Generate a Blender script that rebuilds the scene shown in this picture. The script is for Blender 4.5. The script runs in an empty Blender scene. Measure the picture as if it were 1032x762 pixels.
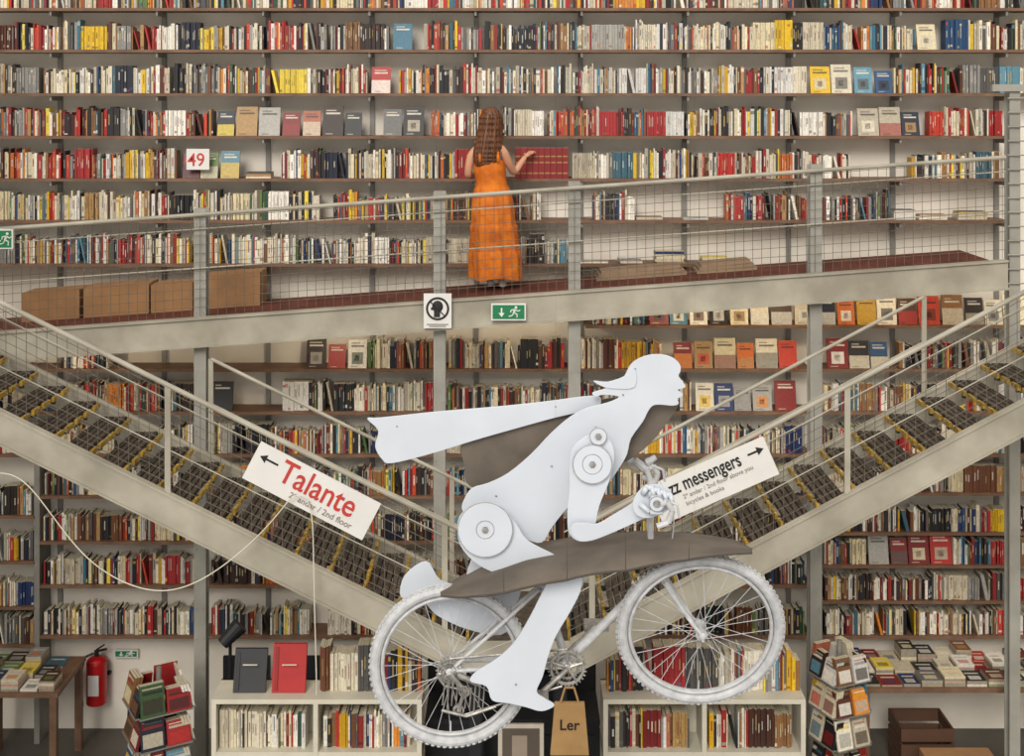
import bpy, math, random
from mathutils import Vector, Matrix, Euler
F=1300.0; V0=100.0; ZC=6.0
def W(u,v,Y): return Vector(((u-516)*Y/F, Y, ZC-(v-V0)*Y/F))
def X_(u,Y): return (u-516)*Y/F
def Z_(v,Y): return ZC-(v-V0)*Y/F
def lin(c): return c/12.92 if c<=0.04045 else ((c+0.055)/1.055)**2.4
def C(h):
    h=h.lstrip('#'); return tuple(lin(int(h[i:i+2],16)/255) for i in (0,2,4))+(1.0,)
# ---------------- materials
def mat(name,col=None,rough=0.6,metal=0.0,vcol=False,noise=0.12,nscale=8.0,bump=0.0,spec=0.5,col2=None):
    m=bpy.data.materials.new(name); m.use_nodes=True
    nt=m.node_tree; b=nt.nodes['Principled BSDF']
    b.inputs['Roughness'].default_value=rough; b.inputs['Metallic'].default_value=metal
    b.inputs['Specular IOR Level'].default_value=spec
    tc=nt.nodes.new('ShaderNodeTexCoord')
    nz=nt.nodes.new('ShaderNodeTexNoise'); nz.inputs['Scale'].default_value=nscale; nz.inputs['Detail'].default_value=6
    nt.links.new(tc.outputs['Object'],nz.inputs['Vector'])
    rp=nt.nodes.new('ShaderNodeValToRGB'); rp.color_ramp.elements[0].position=0.35; rp.color_ramp.elements[1].position=0.68
    nt.links.new(nz.outputs['Fac'],rp.inputs['Fac'])
    if vcol:
        at=nt.nodes.new('ShaderNodeAttribute'); at.attribute_name='Col'
        mx=nt.nodes.new('ShaderNodeMix'); mx.data_type='RGBA'; mx.blend_type='MULTIPLY'
        mx.inputs['Factor'].default_value=1.0
        k=1-noise
        rp.color_ramp.elements[0].color=(k,k,k,1); rp.color_ramp.elements[1].color=(1,1,1,1)
        nt.links.new(at.outputs['Color'],mx.inputs['A']); nt.links.new(rp.outputs['Color'],mx.inputs['B'])
        nt.links.new(mx.outputs['Result'],b.inputs['Base Color'])
    else:
        c2=col2 if col2 else tuple(x*(1-noise*1.6) for x in col[:3])+(1,)
        rp.color_ramp.elements[0].color=c2; rp.color_ramp.elements[1].color=col
        nt.links.new(rp.outputs['Color'],b.inputs['Base Color'])
    if bump>0:
        bp=nt.nodes.new('ShaderNodeBump'); bp.inputs['Strength'].default_value=bump; bp.inputs['Distance'].default_value=0.01
        nt.links.new(nz.outputs['Fac'],bp.inputs['Height']); nt.links.new(bp.outputs['Normal'],b.inputs['Normal'])
    return m
M_book=mat('book_paper',vcol=True,rough=0.5,noise=0.22,nscale=45)
M_vc=mat('painted_parts',vcol=True,rough=0.6,noise=0.12,nscale=12)
M_wall=mat('plaster_wall',C('#f0e9dd'),0.9,noise=0.1,nscale=1.3,bump=0.2,col2=C('#d8d0c3'))
M_floor=mat('concrete_floor',C('#5d5952'),0.6,nscale=2,noise=0.2,bump=0.1)
M_board=mat('shelf_wood',C('#80604a'),0.6,nscale=6,noise=0.25)
M_upr=mat('upright_steel',C('#8b8882'),0.5,metal=0.1)
M_beam=mat('painted_steel_beam',C('#b3ad9d'),0.6,nscale=3,noise=0.14,bump=0.1,col2=C('#938d7e'))
M_col=mat('column_steel',C('#a19f96'),0.6,nscale=4,noise=0.15)
M_wire=mat('galvanised_wire',C('#6f675b'),0.6,metal=0.0)
M_deck=mat('deck_brown',C('#70392a'),0.7,nscale=5,noise=0.3)
M_tread=mat('stair_tread',C('#54473a'),0.75,nscale=25,noise=0.45)
M_yel=mat('nosing_yellow',C('#b8942c'),0.6,nscale=20,noise=0.4)
M_white=mat('white_paint',C('#cdd3dc'),0.45,noise=0.05,nscale=5)
M_sign=mat('white_sign_board',C('#e2e0dc'),0.5,noise=0.04,nscale=5)
M_bikew=mat('white_bicycle_paint',C('#cbccce'),0.5,noise=0.16,nscale=30,bump=0.1)
M_taupe=mat('taupe_canvas_and_shade',C('#6f655a'),0.8,noise=0.22,nscale=6,bump=0.3)  # canvas of the skirt; also the painted shade tone on two figure plates
M_silver=mat('worn_alloy',C('#aeaba5'),0.4,metal=0.4,noise=0.3,nscale=40)
M_card=mat('cardboard',C('#a37a52'),0.85,noise=0.12,nscale=6)
M_cream=mat('cream_lacquer',C('#d8d2c0'),0.5,noise=0.06)
M_dark=mat('black_furniture',C('#1e2025'),0.5,noise=0.2)
M_skin=mat('skin',C('#d39c7c'),0.5,noise=0.05,nscale=10)
M_dress=mat('orange_cotton',C('#dc7a16'),0.8,noise=0.18,nscale=9,bump=0.2,col2=C('#b95a0a'))
M_red=mat('red_enamel',C('#b5161c'),0.3,noise=0.05)
M_black=mat('black_ink',C('#141414'),0.5,noise=0.05)
M_textred=mat('red_ink',C('#c23a32'),0.5,noise=0.05)
M_grey=mat('grey_ink',C('#857770'),0.5,noise=0.05)
M_seam=mat('dark_seam',C('#4c443d'),0.8,noise=0.1)
M_green=mat('exit_green',C('#0f7a4a'),0.4,noise=0.05)
M_hair=mat('brown_hair',C('#7d4b28'),0.45,noise=0.4,nscale=10,bump=0.3,col2=C('#452612'))
nt=M_hair.node_tree
mp=nt.nodes.new('ShaderNodeMapping'); mp.inputs['Scale'].default_value=(9,9,0.5)
tc_=[n for n in nt.nodes if n.type=='TEX_COORD'][0]; nz_=[n for n in nt.nodes if n.type=='TEX_NOISE'][0]
nt.links.new(tc_.outputs['Object'],mp.inputs['Vector']); nt.links.new(mp.outputs['Vector'],nz_.inputs['Vector'])
# ---------------- mesh builder
class MB:
    def __init__(s): s.v=[];s.f=[];s.c=[];s.m=[]
    def add(s,vs,fs,col=(1,1,1,1),mi=0,cols=None):
        o=len(s.v); s.v+= [tuple(x) for x in vs]
        for i,f in enumerate(fs):
            s.f.append(tuple(o+j for j in f)); s.c.append(cols[i] if cols else col); s.m.append(mi)
    def hexa(s,p,col=(1,1,1,1),mi=0,top=None):
        fs=[(0,1,5,4),(1,2,6,5),(2,3,7,6),(3,0,4,7),(3,2,1,0),(4,5,6,7)]
        s.add(p,fs,col,mi,[col]*5+[top or col])
    def box(s,x0,x1,y0,y1,z0,z1,col=(1,1,1,1),mi=0,top=None,sx=0,sy=0):
        s.hexa([(x0,y0,z0),(x1,y0,z0),(x1,y1,z0),(x0,y1,z0),(x0+sx,y0+sy,z1),(x1+sx,y0+sy,z1),(x1+sx,y1+sy,z1),(x0+sx,y1+sy,z1)],col,mi,top)
    def beam(s,x0,z0,x1,z1,y0,y1,h,col=(1,1,1,1),mi=0):
        s.hexa([(x0,y0,z0-h),(x1,y0,z1-h),(x1,y1,z1-h),(x0,y1,z0-h),(x0,y0,z0),(x1,y0,z1),(x1,y1,z1),(x0,y1,z0)],col,mi)
    def tube(s,p0,p1,r,n=6,r2=None,col=(1,1,1,1),mi=0):
        p0=Vector(p0);p1=Vector(p1); d=(p1-p0)
        if d.length<1e-6: return
        d.normalize(); a=Vector((0,0,1)) if abs(d.z)<0.9 else Vector((1,0,0))
        x=d.cross(a).normalized(); y=d.cross(x); r2=r if r2 is None else r2
        vs=[];
        for p,rr in((p0,r),(p1,r2)):
            for i in range(n):
                t=2*math.pi*i/n; vs.append(p+x*math.cos(t)*rr+y*math.sin(t)*rr)
        fs=[(i,(i+1)%n,n+(i+1)%n,n+i) for i in range(n)]+[tuple(range(n-1,-1,-1)),tuple(range(n,2*n))]
        s.add(vs,fs,col,mi)
    def path(s,pts,r,n=6,col=(1,1,1,1),mi=0):
        for a,b in zip(pts,pts[1:]): s.tube(a,b,r,n,None,col,mi)
    def torus(s,M,R,r,n=64,k=8,col=(1,1,1,1),mi=0,ry=None):
        ry=ry or r; vs=[];fs=[]
        for i in range(n):
            t=2*math.pi*i/n
            for j in range(k):
                q=2*math.pi*j/k; rr=R+r*math.cos(q)
                vs.append(M@Vector((rr*math.cos(t),ry*math.sin(q),rr*math.sin(t))))
        for i in range(n):
            for j in range(k):
                fs.append((i*k+j,i*k+(j+1)%k,((i+1)%n)*k+(j+1)%k,((i+1)%n)*k+j))
        s.add(vs,fs,col,mi)
    def plate(s,poly,y0,y1,col=(1,1,1,1),mi=0):
        n=len(poly); vs=[(p[0],y0,p[1]) for p in poly]+[(p[0],y1,p[1]) for p in poly]
        fs=[tuple(range(n)),tuple(range(2*n-1,n-1,-1))]+[(i,n+i,n+(i+1)%n,(i+1)%n) for i in range(n)]
        s.add(vs,fs,col,mi)
    def ell(s,c,rx,ry,rz,n=20,k=12,col=(1,1,1,1),mi=0):
        vs=[];fs=[]
        for j in range(k+1):
            q=math.pi*j/k
            for i in range(n):
                t=2*math.pi*i/n; vs.append((c[0]+rx*math.sin(q)*math.cos(t),c[1]+ry*math.sin(q)*math.sin(t),c[2]+rz*math.cos(q)))
        for j in range(k):
            for i in range(n): fs.append((j*n+i,(j+1)*n+i,(j+1)*n+(i+1)%n,j*n+(i+1)%n))
        s.add(vs,fs,col,mi)
    def make(s,name,mats,parent=None,smooth=False,bevel=0):
        me=bpy.data.meshes.new(name); me.from_pydata(s.v,[],s.f); me.validate(clean_customdata=False)
        if not isinstance(mats,(list,tuple)): mats=[mats]
        for m in mats: me.materials.append(m)
        if len(me.polygons)==len(s.f):
            me.polygons.foreach_set('material_index',s.m)
            ca=me.color_attributes.new('Col','FLOAT_COLOR','CORNER'); data=[]
            for p in me.polygons: data+= list(s.c[p.index])*p.loop_total
            ca.data.foreach_set('color',data)
        if smooth: me.polygons.foreach_set('use_smooth',[True]*len(me.polygons))
        me.update()
        o=bpy.data.objects.new(name,me); bpy.context.collection.objects.link(o)
        if bevel:
            b=o.modifiers.new('bev','BEVEL'); b.width=bevel; b.segments=2; b.limit_method='ANGLE'
        if parent: par(o,parent)
        return o
def par(o,p):
    o.parent=p; o.matrix_parent_inverse=Matrix.Translation(p.location).inverted()
def empty(name,loc):
    e=bpy.data.objects.new(name,None); e.location=loc; e.empty_display_size=0.1; bpy.context.collection.objects.link(e); return e
def basis(a): # facing -Y, rotated by a in the vertical plane
    return Matrix(((math.cos(a),-math.sin(a),0,0),(0,0,-1,0),(math.sin(a),math.cos(a),0,0),(0,0,0,1)))
def text(name,s,size,loc,ang,m,parent=None,xs=1.0,off=0.0,align='LEFT'):
    cu=bpy.data.curves.new(name,'FONT'); cu.body=s; cu.size=size; cu.extrude=0.001; cu.offset=off; cu.align_x=align
    cu.materials.append(m)
    o=bpy.data.objects.new(name,cu); bpy.context.collection.objects.link(o)
    o.matrix_world=Matrix.Translation(loc)@basis(ang)@Matrix.Diagonal((xs,1,1,1))
    if parent: par(o,parent)
    return o
# ---------------- room shell
mb=MB(); mb.box(-6.5,6.5,12.3,12.5,0,9.2); mb.make('wall_back',M_wall)
mb=MB(); mb.box(-6.7,-6.5,0,12.5,0,9.2); mb.make('wall_left',M_wall)
mb=MB(); mb.box(6.5,6.7,0,12.5,0,9.2); mb.make('wall_right',M_wall)
mb=MB(); mb.box(-6.7,6.7,-0.5,12.5,-0.15,0); mb.make('floor',M_floor)
# ---------------- books
CW=[C(x) for x in('#ece4d2','#e2d8c0','#f4efe4','#d2c7ae','#dcd9d2','#e6d8b2','#bdb29c')]
CD=[C(x) for x in('#1c1b1d','#232327','#2a211c','#1a2033','#34241e','#121214')]
CR=[C(x) for x in('#a01f1e','#bb2a22','#7a1818','#8e2420','#c8402a','#a82a2c')]
CB=[C(x) for x in('#5e3020','#71452c','#4a2a1e','#92683e','#b08a56','#7e5836')]
CY=[C(x) for x in('#e0b81e','#ead04a','#d0a01c')]
CBL=[C(x) for x in('#234a74','#357088','#1a3060','#5f90a4','#3e6474')]
CG=[C(x) for x in('#8c8a86','#a8a59d','#6d6b69','#55524f')]
CGR=[C(x) for x in('#3f5c34','#668048','#264a3c')]
CO=[C(x) for x in('#c8641f','#d8862e','#b2664a')]
ALL=[(CW,37),(CD,19),(CR,12),(CB,11),(CY,6),(CBL,6),(CG,9),(CGR,3),(CO,4)]
def pickset(R,bias=None):
    w=[x[1] for x in ALL]
    if bias=='w': w=[54,12,7,8,5,4,9,1,3]
    if bias=='d': w=[22,28,10,14,4,8,10,3,3]
    if bias=='r': w=[20,12,36,12,4,3,7,1,5]
    return R.choices([x[0] for x in ALL],w)[0]
PAGE=C('#cfc6ae')
def jit(R,c,a=0.14):
    k=1+R.uniform(-a,a); return (c[0]*k,c[1]*k,c[2]*k,1)
def mixc(a,b,t): return tuple(a[i]*(1-t)+b[i]*t for i in range(3))+(1,)
def books(mb,x0,x1,zb,yf,R,hmax=0.27,bias=None,depth=0.17):
    x=x0; run=0; cc=None; hc=.2; cur=CW
    while x<x1-0.01:
        if run<=0:
            same=R.random()<0.22; run=R.randint(4,11) if same else R.randint(3,12)
            cur=pickset(R,bias); cc=R.choice(cur) if same else None; hc=R.uniform(0.78,1.0)*hmax; tc=R.uniform(0.014,0.028)
        run-=1
        c=jit(R,cc) if cc else jit(R,R.choice(cur if R.random()<0.3 else pickset(R,bias)))
        t=tc*R.uniform(0.92,1.08) if cc else R.choice((R.uniform(0.009,0.02),R.uniform(.014,.036)))
        h=hc*(R.uniform(0.985,1.0) if cc else R.uniform(0.82,1.04)); h=min(h,hmax)
        if x+t>x1: break
        if R.random()<0.012 and x+0.12<x1:
            x+=0.055
            mb.box(x,x+t,yf,yf+depth,zb,zb+h*0.97,c,top=PAGE,sx=-.05); x+=t+0.004; continue
        y=yf+R.uniform(0,0.035)
        mb.box(x,x+t-0.0015,y,y+depth-.03,zb,zb+h,c,top=PAGE)
        lum=c[0]*.3+c[1]*.6+c[2]*.1
        q=R.random()
        if q<0.6 and t>0.013:
            lc=R.choice([C('#1a1a1a'),C('#5a1a1a'),C('#3a3a50'),C('#902a20')]) if lum>0.3 else R.choice([C('#e8e2d0'),C('#c8a860'),C('#d8d4c8')])
            lc=mixc(c,lc,.75); m=t*R.uniform(.3,.4); a=R.uniform(0.3,0.5); b2=a+R.uniform(0.2,0.45)
            mb.add([(x+m,y-.001,zb+h*a),(x+t-m,y-.001,zb+h*a),(x+t-m,y-.001,zb+h*b2),(x+m,y-.001,zb+h*b2)],[(0,1,2,3)],lc)
        if R.random()<0.3:
            lc=mixc(c,R.choice(pickset(R)),.7); a=R.choice([0.05,0.1,0.8]); e=R.uniform(.05,.14)
            mb.add([(x,y-.0008,zb+h*a),(x+t-.0015,y-.0008,zb+h*a),(x+t-.0015,y-.0008,zb+h*(a+e)),(x,y-.0008,zb+h*(a+e))],[(0,1,2,3)],lc)
        x+=t+(0.003 if R.random()<.12 else 0)
def faceout(mb,x0,x1,zb,yf,R,hmax=0.27,bias=None):
    x=x0
    while x<x1-0.1:
        w=R.uniform(0.15,0.2); h=min(hmax,w*R.uniform(1.3,1.5))
        if x+w>x1+0.02: break
        c=jit(R,R.choice(pickset(R,bias))); lean=0.06
        mb.box(x,x+w,yf,yf+0.02,zb,zb+h,c,top=PAGE,sy=lean)
        def q(a,b,c0,d,col):
            mb.add([(x+w*a,yf-.002+lean*c0,zb+h*c0),(x+w*b,yf-.002+lean*c0,zb+h*c0),(x+w*b,yf-.002+lean*d,zb+h*d),(x+w*a,yf-.002+lean*d,zb+h*d)],[(0,1,2,3)],col)
        lt=C('#e8e0cc') if c[0]+c[1]<.5 else C('#2a2624')
        k=R.random()
        if k<.35: q(.0,1,.0,R.uniform(.4,.6),mixc(c,R.choice(pickset(R)),.7))
        elif k<.7: q(.2,.8,.15,.55,mixc(c,R.choice(pickset(R)),.8)); q(.35,.6,.25,.45,mixc(c,lt,.7))
        q(.15,.85,.74,.80,mixc(c,lt,.8)); q(.15,R.uniform(.4,.8),.85,.89,mixc(c,lt,.6)); q(.15,.5,.05,.08,mixc(c,lt,.5))
        x+=w+R.uniform(0.008,0.03)
def piles(mb,x0,x1,zb,yf,R):
    x=x0
    while x<x1-0.15:
        w=R.uniform(.2,.3); n=R.randint(1,5); z=zb
        for i in range(n):
            t=R.uniform(.012,.03); dx=R.uniform(-.01,.01)
            mb.box(x+dx,x+w+dx,yf+.01,yf+.17,z,z+t,jit(R,R.choice(pickset(R,'w'))),top=jit(R,R.choice(pickset(R,'w')))); z+=t
        x+=w+R.uniform(.03,.2)
YB=12.0
rows=[(8,[(-40,1075,'b')]),
(50,[(-40,60,'r'),(62,180,'w'),(182,265,'d'),(268,330,'r'),(333,392,'w'),(396,425,'fd'),(427,453,'d'),(453,640,'d'),(641,925,'w'),(926,952,'f'),(955,1075,'w')]),
(94,[(-40,40,'r'),(42,172,'w'),(174,372,'b'),(374,398,'fd'),(402,560,'w'),(562,815,'w'),(818,900,'fd'),(902,1075,'b')]),
(137,[(-40,80,'r'),(82,215,'d'),(218,376,'fd'),(386,431,'f'),(434,550,'w'),(552,690,'r'),(692,862,'b'),(866,935,'fd'),(938,1014,'r')]),
(180,[(-40,60,'r'),(62,178,'b'),(183,245,'fr'),(247,280,'p'),(282,473,'b'),(519,573,'R'),(577,700,'w'),(702,858,'w'),(920,1012,'b')]),
(222,[(-40,130,'w'),(133,322,'w'),(335,476,'b'),(480,546,'r'),(598,640,'b'),(642,722,'p'),(732,818,'r'),(832,900,'d'),(902,1010,'p')]),
(266,[(-40,190,'b'),(194,440,'w'),(445,572,'b'),(585,725,'p')]),
(328,[(598,652,'b'),(655,1075,'f')]),
(372,[(60,110,'b'),(308,368,'f'),(370,440,'b'),(452,570,'d'),(586,668,'b'),(680,815,'f'),(835,905,'fd'),(908,1075,'d')]),
(415,[(-40,195,'b'),(212,250,'fr'),(284,437,'w'),(450,700,'d'),(702,812,'fd'),(832,1075,'b')]),
(458,[(-40,200,'b'),(212,438,'d'),(450,812,'b'),(832,1075,'d')])]
left_rows=[(500,[(43,200,'d'),(212,438,'d'),(450,812,'d')]),(546,[(43,200,'b'),(212,438,'d'),(450,812,'d')]),
(590,[(43,200,'w'),(212,438,'d'),(450,812,'d')]),(641,[(43,197,'w'),(212,312,'d'),(330,438,'d'),(450,812,'d')]),
(520,[(-40,33,'d')]),(566,[(-40,33,'w')]),(612,[(-40,33,'w')]),(650,[(-40,33,'d')])]
right_rows=[(497,[(832,1075,'d')]),(537,[(832,1075,'b')]),(570,[(832,875,'b'),(877,960,'fr'),(962,1075,'d')]),(606,[(832,1075,'b')]),(641,[(832,1075,'w')])]
shelf=MB()
def board(u0,u1,v): shelf.box(X_(u0,YB),X_(u1,YB),YB,12.295,Z_(v,YB)-0.027,Z_(v,YB),mi=0)
rowmeshes=[]
for idx,(v,segs) in enumerate(rows+left_rows+right_rows):
    R=random.Random(300+idx*7); bm=MB(); zb=Z_(v,YB)+.001; hm=0.28
    if (v,segs) in right_rows: hm=0.25
    for (a,b,st) in segs:
        x0=X_(a,YB);x1=X_(b,YB)
        if st[0]=='f': faceout(bm,x0,x1,zb,YB+.03,R,bias=st[1] if len(st)>1 else None)
        elif st=='p': piles(bm,x0,x1,zb,YB+.03,R)
        elif st=='R':
            x=x0
            for i in range(9):
                w=(x1-x0)/9; c=jit(R,C('#8e1c1e'))
                bm.box(x,x+w-.003,YB-.0,YB+.2,zb,zb+.285,c,top=PAGE)
                for a2 in(.15,.5,.7): bm.box(x+.004,x+w-.007,YB-.002,YB,zb+.285*a2,zb+.285*a2+.012,C('#b08848'))
                x+=w
        else: books(bm,x0,x1,zb,YB+.02,R,hm,st if st in'wdr' else None)
    rowmeshes.append(bm)
for v in (8,50,94,137,180,222): board(-60,1090 if v<130 else 1016,v)
board(-60,728,266)
board(590,1090,328)
for v in(372,415,458): board(-60,818,v); board(828,1090,v)
for v in(500,546,590,641): board(40,818,v)
for v in(520,566,612,650): board(-60,35,v)
for v in(497,537,570,606,641): board(828,1090,v)
for k in range(-1,11):
    u=50+107.3*k
    x=X_(u,YB); shelf.box(x-.022,x+.022,12.27,12.295,1.0,9.0,mi=1)
    for v in (8,50,94,137,180,222): shelf.box(x-.010,x+.010,12.02,12.28,Z_(v,YB)-.07,Z_(v,YB)-.027,mi=1)
for u in (37,823): x=X_(u,YB); shelf.box(x-.025,x+.025,12.0,12.295,0.0,Z_(458,YB),mi=1)
so_=shelf.make('bookshelf',[M_board,M_upr])
for bm in rowmeshes: bm.make('row_of_books',M_book,so_)
# ---------------- walkway
YW=10.8
wx0=X_(0,YW); wz0=Z_(336,YW); wx1=X_(1010,YW); wz1=Z_(264,YW); ws=(wz1-wz0)/(wx1-wx0)
def wz(x): return wz0+ws*(x-wx0)
A=-5.4; B=X_(1016,YW)
wk=MB()
wk.beam(A,wz(A),B,wz(B),YW,YW+.03,.225,mi=0)
wk.beam(A,wz(A)+.012,B,wz(B)+.012,YW-.02,YW+.07,.016,mi=0)
wk.beam(A,wz(A)-.22,B,wz(B)-.22,YW-.02,YW+.07,.016,mi=0)
wk.beam(A,wz(A)-.04,B,wz(B)-.04,YW+.03,11.96,.06,mi=1)
wk.beam(A,wz(A)-.1,B,wz(B)-.1,11.85,11.95,.12,mi=0)
x=A+.3
while x<B: wk.box(x-.04,x+.04,YW+.03,11.9,wz(x)-.2,wz(x)-.1,mi=0); x+=.9
wko=wk.make('walkway_ramp',[M_beam,M_deck])
rl=MB(); H=.87
rl.tube((A,YW+.06,wz(A)+H),(B,YW+.06,wz(B)+H),.018,8)
rl.tube((A,YW+.06,wz(A)+H-.12),(B,YW+.06,wz(B)+H-.12),.006,6)
rl.tube((A,YW+.06,wz(A)+.42),(B,YW+.06,wz(B)+.42),.007,6)
x=A
while x<B: rl.tube((x,YW+.05,wz(x)+.02),(x,YW+.05,wz(x)+H),.0022,4,mi=1); x+=.075
for i in range(1,12): z=.02+i*.075; rl.tube((A,YW+.05,wz(A)+z),(B,YW+.05,wz(B)+z),.0022,4,mi=1)
rl.make('railing',[M_beam,M_wire],wko)
for u in (202,443,579,822):
    c=MB(); x=X_(u,10.9); zt=wz(x)+H+.05
    c.box(x-.05,x+.05,10.88,10.89,0,zt); c.box(x-.05,x+.05,10.99,11.0,0,zt); c.box(x-.016,x+.016,10.89,10.99,0,zt)
    c.box(x-.1,x+.1,10.84,11.04,0,.015)
    for k in range(int(zt/.25)): c.tube((x-.03,10.88,.2+k*.25),(x-.03,10.872,.2+k*.25),.007,6); c.tube((x+.03,10.88,.2+k*.25),(x+.03,10.872,.2+k*.25),.007,6)
    c.make('steel_column',M_col)
c=MB(); x=X_(1022,10.9)
c.box(x-.045,x+.045,10.88,10.89,0,Z_(85,10.9)); c.box(x-.045,x+.045,10.99,11.0,0,Z_(85,10.9)); c.box(x-.016,x+.016,10.89,10.99,0,Z_(85,10.9))
for k in range(14): z=Z_(285,10.9)+k*.12; c.tube((x-.07,10.86,z),(x+.12,10.86,z),.007,6)
c.box(x-.2,x+.3,10.85,10.9,Z_(92,10.9),Z_(85,10.9)); c.make('steel_column',M_col)
R=random.Random(5)
for (a,b,h) in((22,80,.26),(84,150,.27),(152,194,.25),(198,262,.30)):
    c=MB(); x0=X_(a,11.6);x1=X_(b,11.6); zz=lambda x: wz(x)-.038
    c.beam(x0,zz(x0)+h,x1,zz(x1)+h,11.6,11.92,h)
    c.beam(x0,zz(x0)+h+.003,x1,zz(x1)+h+.003,11.74,11.78,.006)
    c.beam(x0+.05,zz(x0)+h*.6,x0+.2,zz(x0+.2)+h*.6,11.597,11.6,.05)
    c.make('cardboard_box',M_card)
c=MB()
for (a,b) in((600,690),(700,760)):
    x0=X_(a,11.75);x1=X_(b,11.75)
    for i in range(3): c.beam(x0+i*.02,wz(x0)-.038+.03*(i+1),x1-i*.03,wz(x1)-.038+.03*(i+1),11.6,11.85,.029,jit(R,C('#957c62')),0)
c.make('pile_of_flat_boxes',M_vc)
# ---------------- stairs
YF=8.9; YR=9.95
def flight(x0,z0,x1,z1,rx):   # (x0,z0) high end, (x1,z1) low end of the front stringer top; rx: where the rear handrail starts
    s=(z1-z0)/(x1-x0); zt=lambda x:z0+s*(x-x0)
    st=MB(); h=.225
    for y in (YF,YR):
        st.beam(x0,z0,x1,z1,y,y+.02,h); st.beam(x0,z0+.008,x1,z1+.008,y-.015,y+.05,.016); st.beam(x0,z0-h+.008,x1,z1-h+.008,y-.015,y+.05,.016)
    n=int(abs(x1-x0)/.235); dx=(x1-x0)/n; sg=1 if dx>0 else -1
    for i in range(n):
        xa=x0+dx*i; z=zt(xa+dx*.5)-.05
        for j in range(4):
            a=xa+dx*(.04+.21*j); b=a+dx*.15; lo,hi=min(a,b),max(a,b)
            st.box(lo,hi,YF+.03,YR,z-.03,z,mi=1)
        e=xa+dx*.97; lo,hi=min(e,e+.022*sg),max(e,e+.022*sg)
        q=YF+.05
        while q<YR-.1:
            st.box(lo,hi,q,q+.13,z-.032,z+.004,mi=2); q+=.2
        for yy in (YF+.3,YF+.7): st.box(min(xa,xa+dx),max(xa,xa+dx),yy,yy+.03,z-.06,z-.03,mi=3)
    so=st.make('stair_flight',[M_beam,M_tread,M_yel,M_dark])
    r=MB(); HH=.745; y=YF+.03
    r.tube((x0,y,z0+HH),(x1,y,z1+HH),.018,8)
    r.tube((x0,y,z0+HH-.1),(x1,y,z1+HH-.1),.005,6)
    r.tube((x0,y,z0+.3),(x1,y,z1+.3),.005,6)
    m=int(abs(x1-x0)/.07)
    for i in range(m+1):
        x=x0+(x1-x0)*i/m; r.tube((x,y,zt(x)+.02),(x,y,zt(x)+HH),.0024,4,mi=1)
    for i in range(1,11): r.tube((x0,y,z0+i*.07),(x1,y,z1+i*.07),.0024,4,mi=1)
    y=YR+.02
    r.tube((rx,y,zt(rx)+HH),(x1,y,z1+HH),.014,8); r.tube((rx,y,zt(rx)+.4),(x1,y,z1+.4),.006,6)
    r.box(rx-.018,rx+.018,y-.01,y+.01,zt(rx),zt(rx)+HH)
    xe=x1-.15*sg; r.box(xe-.018,xe+.018,y-.01,y+.01,zt(xe),zt(xe)+HH)
    posts=[X_(168,YF)] if x0<0 else [X_(855,YF)]
    posts.append(xe)
    for p in posts: r.box(p-.02,p+.02,YF+.02,YF+.04,zt(p),zt(p)+HH)
    r.make('railing',[M_beam,M_wire],so)
    return so
vl=lambda u:415+.494*u
f1_=flight(X_(-120,YF),Z_(vl(-120),YF),X_(470,YF),Z_(vl(470),YF),X_(212,YR))
vr=lambda u:405+.53*(1032-u)
flight(X_(1150,YF),Z_(vr(1150),YF),X_(575,YF),Z_(vr(575),YF),X_(932,YR))
zl=Z_(647,YF)
c=MB(); a=X_(470,YF);b=X_(575,YF)
c.box(a,b,YF,YR+.02,zl-.225,zl-.19); c.box(a,b,YF,YF+.02,zl-.225,zl); c.box(a,b,YR,YR+.02,zl-.225,zl); c.box(a,b,YF+.03,YR,zl-.08,zl-.05,mi=1)
for x in (a+.05,b-.05):
    for y in (YF+.4,YR-.06): c.box(x-.04,x+.04,y-.04,y+.04,0,zl-.2,mi=2)
c.make('landing',[M_beam,M_tread,M_dark],f1_)
# ---------------- signs
def dirsign(name,tl,tr,br,Y):
    a=W(*tl,Y);b=W(*tr,Y);d=W(*br,Y); ang=math.atan2(b.z-a.z,b.x-a.x); w=(b-a).length;h=(d-b).length
    e=MB(); M=Matrix.Translation(a)@basis(ang)
    p=[M@Vector(q) for q in((0,-h,0),(w,-h,0),(w,-h,-.012),(0,-h,-.012),(0,0,0),(w,0,0),(w,0,-.012),(0,0,-.012))]
    e.hexa(p); o=e.make(name,M_sign)
    return o,M,ang,w,h
def arrow(M,x,y,l,hs,t,name,o):
    a=MB(); s=1 if l>0 else -1
    pts=[(x,y-t),(x+l-hs*s,y-t),(x+l-hs*s,y-hs*.6),(x+l,y),(x+l-hs*s,y+hs*.6),(x+l-hs*s,y+t),(x,y+t)]
    a.add([M@Vector((p[0],p[1],.003)) for p in pts],[tuple(range(7)) if s>0 else tuple(range(6,-1,-1))]); q=a.make(name,M_black); q.parent=o
def txt(M,o,s,size,x,y,m,ang,xs=1,off=0):
    t=text('lettering',s,size,M@Vector((x,y,.004)),ang,m,None,xs,off); t.parent=o
YS=8.85
o,M,ang,w,h=dirsign('direction_sign',(263,445),(384,508),(362,543),YS)
arrow(M,.18,-.09,-.14,.05,.007,'arrow',o)
txt(M,o,'Talante',.225,.21,-.18,M_textred,ang,.86,.002)
txt(M,o,'2\u00ba andar / 2nd floor',.06,.34,-.25,M_grey,ang,1,0)
o,M,ang,w,h=dirsign('direction_sign',(652,491),(769,440),(785,478),YS)
arrow(M,.72,-.075,.12,.05,.007,'arrow',o)
txt(M,o,'zz messengers',.135,.13,-.12,M_black,ang,.68,.002)
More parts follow.
